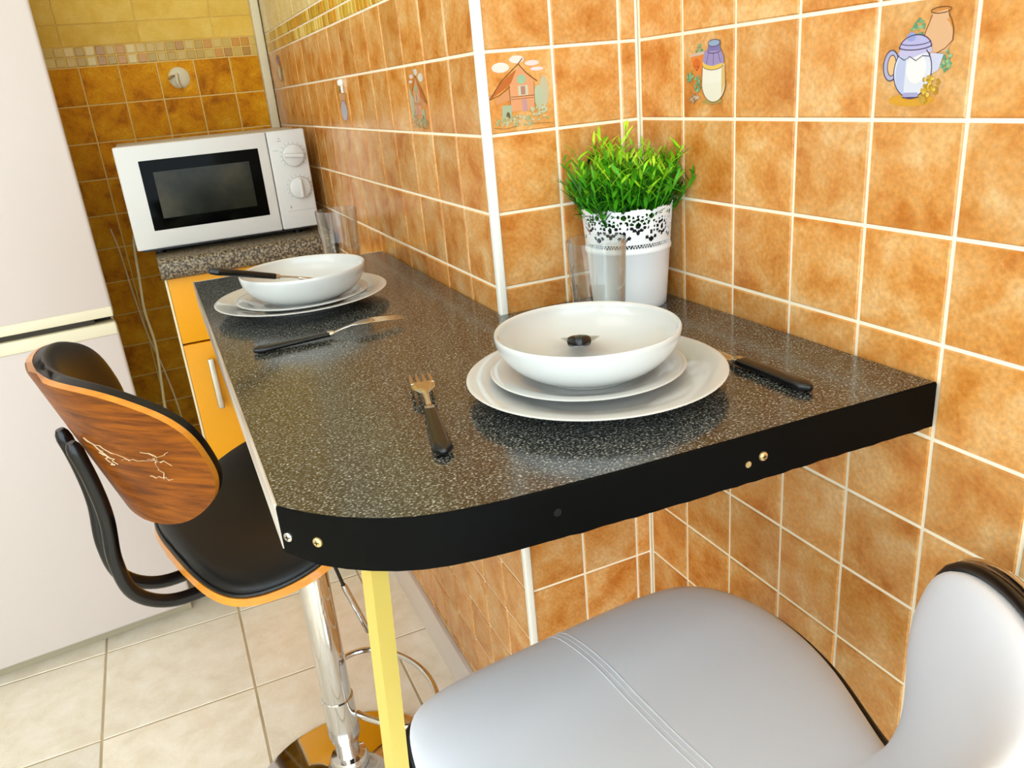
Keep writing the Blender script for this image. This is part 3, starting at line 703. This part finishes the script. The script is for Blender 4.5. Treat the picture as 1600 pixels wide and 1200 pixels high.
# --- stool with walnut-look shells
TH1 = R(15.4)
st = thing('bar_stool', 'bar stool with black seat and bentwood back, on chrome base, at the left', 'stool', (-.525, .285, 0), TH1, 'bar stools')
ZS = .652
seat = Lobe([(-.205, ZS-.010, .195, 0, .1), (-.17, ZS-.016, .210, 0, .15), (-.09, ZS-.022, .222, 0, .5), (.0, ZS-.024, .225, 0, 1.15), (.09, ZS-.020, .222, 0, 1.4), (.16, ZS-.026, .215, 0, 1.4), (.215, ZS-.060, .20, 0, 1.3)], 2.9)
pil = lambda L_, e, th, p=3: e+th*np.maximum(0, 1-L_.rho**p)**.55
if seat.N[20, 16, 2] < 0: seat.flip()
b = MB(); seat.slab(b, seat.rho*0, pil(seat, .010, .016)); weld(b.obj('seat_cushion', BLKLEA, st))
b = MB(); seat.slab(b, seat.rho*0-.013, seat.rho*0-.0005, grow=.004, mi=(0, 1, 1)); weld(b.obj('seat_shell', [WOOD, PLY], st))
b = MB(); b.tube(seat.rim(.0035, .0015), .003, 8, closed=True); b.obj('piping', PIPING, st)
BZ = .86
back = Lobe([(-.278-.305*w_, .870+w_, .240, 1.55, .378) for w_ in np.linspace(-.114, .114, 7)], 2.6)
if back.N[20, 16, 0] < 0: back.flip()
b = MB(); back.slab(b, back.rho*0, pil(back, .010, .014)); weld(b.obj('back_cushion', BLKLEA, st))
b = MB(); back.slab(b, back.rho*0-.010, back.rho*0-.0005, grow=.001, mi=(0, 1, 1)); bs = weld(b.obj('back_shell', [WOOD, PLY], st)); tag(bs, 'scuffed bentwood back shell')
# scuffs on the veneer, raised torn fibres
b = MB(); q = random.Random(9)
def on_back(ti, sj, off=-.0136):
    i = int(ti*back.nt); j = int(sj*back.ns); fu, fv = ti*back.nt-i, sj*back.ns-j; Q = back.P+back.N*off
    return Vector(Q[i, j]*(1-fu)*(1-fv)+Q[i+1, j]*fu*(1-fv)+Q[i, j+1]*(1-fu)*fv+Q[i+1, j+1]*fu*fv)
def scuff(a, c, r, wob):
    pts = [on_back(a[0]+(c[0]-a[0])*k/8+q.uniform(-wob, wob), a[1]+(c[1]-a[1])*k/8+q.uniform(-wob, wob)) for k in range(9)]
    b.tube(pts, r, 6, flat=.4, rr=[r*q.uniform(.4, 1.2) for _ in pts])
for a, c, r, wb_ in (((.60, .40), (.52, .30), .0012, .006), ((.57, .38), (.50, .34), .0016, .010), ((.54, .37), (.48, .36), .0014, .008), ((.52, .32), (.52, .22), .0008, .004),
                    ((.56, .24), (.50, .19), .0013, .008), ((.53, .22), (.44, .23), .0013, .008), ((.45, .26), (.43, .21), .0012, .006), ((.52, .24), (.55, .17), .0008, .005)):
    scuff(a, c, r, wb_)
o = b.obj('scuff_mark', SCUFF, st); tag(o, 'pale scratches torn in the veneer')
# twin bent tubes carrying the back
b = MB()
for y in (-.034, .034):
    ctrl = [(-.05, ZS-.050), (-.16, ZS-.062), (-.235, ZS-.057), (-.282, ZS-.020), (-.294, ZS+.04), (-.289, ZS+.11), (-.293, ZS+.17), (-.3035, ZS+.235)]
    pts = []
    for k in range(49):
        f, z = catmull(ctrl, k/48); pts.append((f, y, z))
    bb = MB(); bb.tube(pts, .0105, 14, rr=[.0105]*45+[.0108, .011, .0095, .006]); bb.obj('back_bracket', BLKTUBE, st)
base_parts(st, ZS, ring_dir=R(6), lever=((.02, -.03, ZS-.07), (.045, -.02, ZS-.18), (.082, -.010, ZS-.31)))

# --- pale one-piece stool
s2_ = thing('bar_stool', 'pale grey leatherette bar stool with black piping and chrome rim, front right', 'stool', (-0.2831, -0.4341, 0), R(95.33), 'bar stools')
Z2S = .655
ctrl = [(0.2, 0.6, 0.2255, 0.0, 0.0, 0.0), (0.168, 0.628, 0.2355, 0.0, 0.0, 0.0), (0.1, 0.64, 0.2385, 0.0, 0.0, 0.0), (0.03, 0.636, 0.2355, 0.0, 0.05, 0.0), (-0.04, 0.634, 0.2177, 0.0, 0.1, 0.0), (-0.11, 0.638, 0.185, 0.0, 0.1, 0.0), (-0.17, 0.65, 0.16, 0.5, 0.1, 0.0), (-0.215, 0.674, 0.155, 1.4722, 0.0, 0.003), (-0.2608, 0.7184, 0.1779, 2.5764, 0.0, 0.0039), (-0.2946, 0.7648, 0.2078, 3.3125, 0.1943, 0.0049), (-0.3205, 0.8121, 0.2237, 3.4965, 0.5181, 0.0049), (-0.3371, 0.8525, 0.2216, 3.5885, 0.6476, 0.0049), (-0.3496, 0.8839, 0.2075, 3.5885, 0.6476, 0.0049)]
L2 = Lobe(ctrl, 4.8, 80, 36, pq=3.4)
if L2.N[15, 18, 2] < 0: L2.flip()
b = MB(); L2.slab(b, L2.rho*0, pil(L2, .012, .018, 3)); cu = weld(b.obj('seat_cushion', WHLEA, s2_)); tag(cu, 'pale grey seat and back in one piece')
b = MB(); L2.slab(b, L2.rho*0-.010, L2.rho*0-.0005, grow=.005, mi=(0, 0, 0)); weld(b.obj('seat_shell', CHROME, s2_))
b = MB(); b.tube(L2.rim(.004, .005), .0048, 10, closed=True); b.obj('piping', PIPING, s2_)
b = MB(); b.tube(L2.rim(-.006, .008), .0062, 12, closed=True); b.obj('chrome_rim', CHROME, s2_)
# double stitched seam down the middle
b = MB(); off = pil(L2, .012, .018, 3)
for sv in (-.0065, 0, .0065):
    pts = []
    for i in range(3, 46):
        Q = L2.P[i]+L2.N[i]*off[i][:, None]; pts.append(Vector([np.interp(sv, Q[:, 1], Q[:, k]) for k in range(3)]))
    b.tube(pts, .0011 if sv else .0006, 6, flat=.55)
o = b.obj('seam', WHLEA, s2_)
base_parts(s2_, Z2S, ring_dir=0, ring=True)

# ------------------------------------------------------------ fridge freezer
FX0, FX1, FY, FZ = -1.375, -.777, 1.05, 1.86
fr = thing('fridge_freezer', 'tall white two-door fridge freezer at the left, behind the wooden stool', 'fridge', (-.7765-(.299*math.cos(R(5.5))+.3*math.sin(R(5.5))), 1.075-(.299*math.sin(R(5.5))-.3*math.cos(R(5.5))), 0), R(5.5))
def loc(x, y, z): return (x-(FX0+FX1)/2, y-(FY+.3), z)
b = MB(); b.box(loc(FX0+.004, FY+.062, .03), loc(FX1-.002, FY+.53, FZ), c=.006); b.obj('cabinet_body', FRIDGE, fr)
b = MB(); b.box(loc(FX0+.01, FY+.055, .035), loc(FX1-.008, FY+.064, FZ-.01)); b.obj('door_gasket', DARK, fr, smooth=False)
zs = .846
b = MB(); b.box(loc(FX0, FY, zs+.012), loc(FX1, FY+.055, FZ), c=.008); d1 = b.obj('door', FRIDGE, fr); tag(d1, 'upper door')
b = MB(); b.box(loc(FX0+.002, FY-.003, zs+.010), loc(FX1-.002, FY+.03, zs+.034), c=.003); b.obj('door_trim', FRIDGE_T, d1)
b = MB(); b.box(loc(FX0, FY, .042), loc(FX1, FY+.055, zs-.006), c=.008); d2 = b.obj('door', FRIDGE, fr); tag(d2, 'lower door')
b = MB(); b.box(loc(FX0+.002, FY-.004, zs-.034), loc(FX1-.002, FY+.03, zs-.004), c=.004); b.obj('door_trim', FRIDGE_T, d2)
b = MB(); b.box(loc(FX0+.03, FY+.012, zs-.004), loc(FX1-.045, FY+.05, zs+.010)); b.obj('grip_recess', DARK, fr, smooth=False)
b = MB(); b.box(loc(FX0+.01, FY+.045, .0), loc(FX1-.004, FY+.09, .036), c=.002); b.obj('plinth', mat('fridge_plinth', (176, 164, 138), .5), fr)

# ------------------------------------------------------------ base unit, worktop, microwave
cb = thing('base_cabinet', 'yellow base cabinet with metal bar handle under the microwave', 'cabinet', (-.46, 1.35, 0))
def lc(x, y, z): return (x+.46, y-1.35, z)
CY = 1.055; CX0, CX1 = -.652, -W_-.014; CT = .925
b = MB(); b.box(lc(CX0, CY+.019, .10), lc(CX0+.016, YB-.035, CT)); b.box(lc(CX1-.016, CY+.019, .10), lc(CX1, YB-.035, CT))
b.box(lc(CX0+.016, CY+.019, .10), lc(CX1-.016, YB-.035, .116)); b.box(lc(CX0+.016, YB-.045, .116), lc(CX1-.016, YB-.035, CT)); b.box(lc(CX0+.016, CY+.019, CT-.016), lc(CX1-.016, YB-.045, CT)); b.obj('carcass', YELIN, cb, smooth=False)
b = MB(); b.box(lc(CX0+.006, CY, .762), lc(CX1-.001, CY+.018, CT-.001), c=.0012); dr = b.obj('drawer', YEL, cb)
b = MB(); b.box(lc(CX0+.006, CY, .105), lc(CX1-.001, CY+.018, .757), c=.0012); do = b.obj('door', YEL, cb)
b = MB(); b.box(lc(CX0, CY-.001, .10), lc(CX0+.0055, CY+.019, CT), c=.001); b.obj('edge_strip', YELIN, cb)
b = MB(); b.box(lc(-.600, CY-.030, .588), lc(-.584, CY-.022, .720), c=.003); b.box(lc(-.596, CY-.024, .600), lc(-.588, CY, .610)); b.box(lc(-.596, CY-.024, .700), lc(-.588, CY, .710)); b.obj('handle', SATIN, do)
b = MB(); b.box(lc(CX0+.01, CY+.06, 0), lc(CX1, CY+.075, .10)); b.obj('plinth', YELIN, cb, smooth=False)
b = MB(); zt = .975; ys = 1.030
prof = [(ys+.008, CT+.0004), (ys+.001, CT+.006), (ys, CT+.014), (ys, zt-.012), (ys+.004, zt-.003), (ys+.012, zt), (YB-.008, zt), (YB-.008, CT+.0004)]
x0, x1 = -.657, -W_-.012; n = len(prof); b.add([(x0, y, z) for y, z in prof]+[(x1, y, z) for y, z in prof], [tuple(range(n)), tuple(range(n, 2*n))]+[(k, (k+1) % n, n+(k+1) % n, n+k) for k in range(n)])
tag(b.obj('countertop', GRAN2, auto=50), 'brown speckled countertop with rounded edge under the microwave', 'countertop')

mwv = thing('microwave', 'white microwave oven with black window and two dials on the countertop', 'microwave', (-.475, 1.27, .975))
MX0, MX1, MZ0, MZ1, MY = -.694, -.2625, .992, 1.228, 1.09
def lm(x, y, z): return (x+.475, y-1.27, z-.975)
b = MB(); b.box(lm(MX0+.004, MY+.022, MZ0+.001), lm(MX1-.004, MY+.35, MZ1-.002), c=.004); b.obj('casing', MWW, mwv)
b = MB(); b.box(lm(MX0, MY, MZ0), lm(-.355, MY+.022, MZ1), c=.004); dm = b.obj('door', MWW, mwv)
b = MB(); b.box(lm(-.647, MY-.0012, 1.034), lm(-.379, MY+.004, 1.193), c=.001); b.obj('window', MWGLASS, dm)
b = MB(); b.box(lm(-.621, MY-.0022, 1.060), lm(-.405, MY+.001, 1.166)); b.obj('window_mesh', MWIN, dm, smooth=False)
b = MB(); b.box(lm(-.3535, MY+.0003, MZ0), lm(MX1, MY+.022, MZ1), c=.004); cp = b.obj('control_panel', MWW, mwv)
for (kx, kz, ang) in ((-.299, 1.168, 90), (-.296, 1.090, 0)):
    b = MB(); b.lathe([(.0001, .014), (.022, .0135), (.0255, .011), (.0268, .002), (.0268, 0), (.0001, 0)], 40); 
    kb = b.obj('dial', MWW, cp); F_ = frame(Vector(lm(kx, MY+.0003, kz)), (1, 0, 0), (0, 0, 1), (0, -1, 0)); kb.matrix_local = F_
    b = MB(); b.box((-.023, -.0045, .012), (.023, .0045, .0235), c=.002)
    gp = b.obj('grip', MWW, kb); gp.rotation_euler = (0, 0, R(ang-12 if ang else 78)) if ang else (0, 0, R(90))
    if ang: gp.rotation_euler = (0, 0, R(-6))
    b = MB()
    for a in range(-130, 131, 20):
        c, s_ = math.sin(R(a)), math.cos(R(a)); b.tube([(c*.0285, s_*.0285, .0004), (c*.0315, s_*.0315, .0004)], .0006, 4)
    mk = b.obj('dial_marks', MARK, cp); mk.matrix_local = F_
b = MB()
for x, z, w_, h_ in ((-.326, 1.209, .003, .0025), (-.326, 1.2035, .009, .0016), (-.338, 1.182, .012, .001), (-.325, 1.045, .003, .006), (-.3, 1.035, .07, .0006)):
    b.box(lm(x-w_/2, MY-.0001, z-h_/2), lm(x+w_/2, MY+.0004, z+h_/2))
pnt = b.obj('panel_print', MARK, cp, smooth=False); pnt['kind'] = 'stuff'
for x in (MX0+.05, MX1-.05):
    for y in (MY+.05, MY+.31):
        b = MB(); b.lathe([(.0001, 0), (.011, 0), (.013, .018), (.0001, .018)], 20, lm(x, y, .9752)); b.obj('foot', BLKPL, mwv)
b = MB(); b.box(lm(MX0+.01, MY+.03, MZ0-.008), lm(MX1-.01, MY+.34, MZ0+.0005)); b.obj('underside', BLKPL, mwv, smooth=False)

# ------------------------------------------------------------ cables in the gap, hook, peg
def cable(name, pts, r, label, m):
    b = MB(); P_ = []
    for k in range(60): P_.append(tuple(catmull(pts, k/59)))
    b.tube(P_, r, 8); tag(b.obj(name, m), label, 'cable')
CABW = mat('cable_cream', (224, 200, 150), .5)
cable('cable', [(-.675, 1.46, 1.02), (-.705, 1.44, .98), (-.716, 1.40, .87), (-.722, 1.38, .79), (-.716, 1.36, .70), (-.722, 1.34, .62), (-.74, 1.33, .45), (-.76, 1.32, .25), (-.745, 1.32, .0045)], .0036, 'thicker cream cable hanging between fridge and yellow cabinet', CABW)
cable('cable', [(-.765, 1.63, .99), (-.755, 1.60, .93), (-.748, 1.55, .84), (-.735, 1.50, .70), (-.715, 1.46, .60), (-.700, 1.45, .45), (-.700, 1.45, .20), (-.705, 1.45, .0035)], .0022, 'thin cream cable slanting across the gap beside the fridge', CABW)
hk = thing('wall_hook', 'round cream hook stuck to the tiled back wall above the microwave', 'hook', (-.488, YB, 1.382))
b = MB(); b.lathe([(.0001, .0075), (.014, .0070), (.024, .0045), (.0285, .001), (.0290, -.0015), (.0001, -.0015)], 40); o = b.obj('disc', CREAMP, hk); o.matrix_local = frame((0, -.001, 0), (1, 0, 0), (0, 0, 1), (0, -1, 0))
b = MB(); b.tube([(-.004, -.006, .010), (-.007, -.018, .006), (-.009, -.026, -.006), (-.008, -.026, -.018), (-.004, -.019, -.026), (.001, -.012, -.024)], .0042, 10); b.obj('prong', CREAMP, hk)
b = MB(); b.tube([(-.012, -.006, .006), (-.022, -.016, .004), (-.029, -.022, -.002)], .0035, 10); b.obj('prong', SATIN, hk)
b = MB(); b.lathe([(.0001, .010), (.005, .009), (.007, .004), (.007, 0), (.0001, 0)], 16); b.box((-.004, -.020, 0), (.004, 0, .004), c=.001)
o = b.obj('wall_peg', TRIM); o.matrix_world = frame((-W_-.0002, .742, 1.318), (0, 1, 0), (0, 0, 1), (-1, 0, 0)); tag(o, 'tiny white adhesive peg on the side wall tiles', 'hook')
b = MB(); b.lathe([(.0001, .004), (.004, .003), (.005, 0), (.0001, 0)], 12); b.tube([(-.009, -.003, .003), (.009, -.003, .003)], .0016, 8); b.tube([(-.009, .004, .003), (.009, .004, .003)], .0016, 8)
tag(b.obj('floor_clip', mat('rusty_metal', (120, 90, 60), .5), None, (-.318, .76, .0003)), 'small brown metal clip on the floor tiles', 'clip')
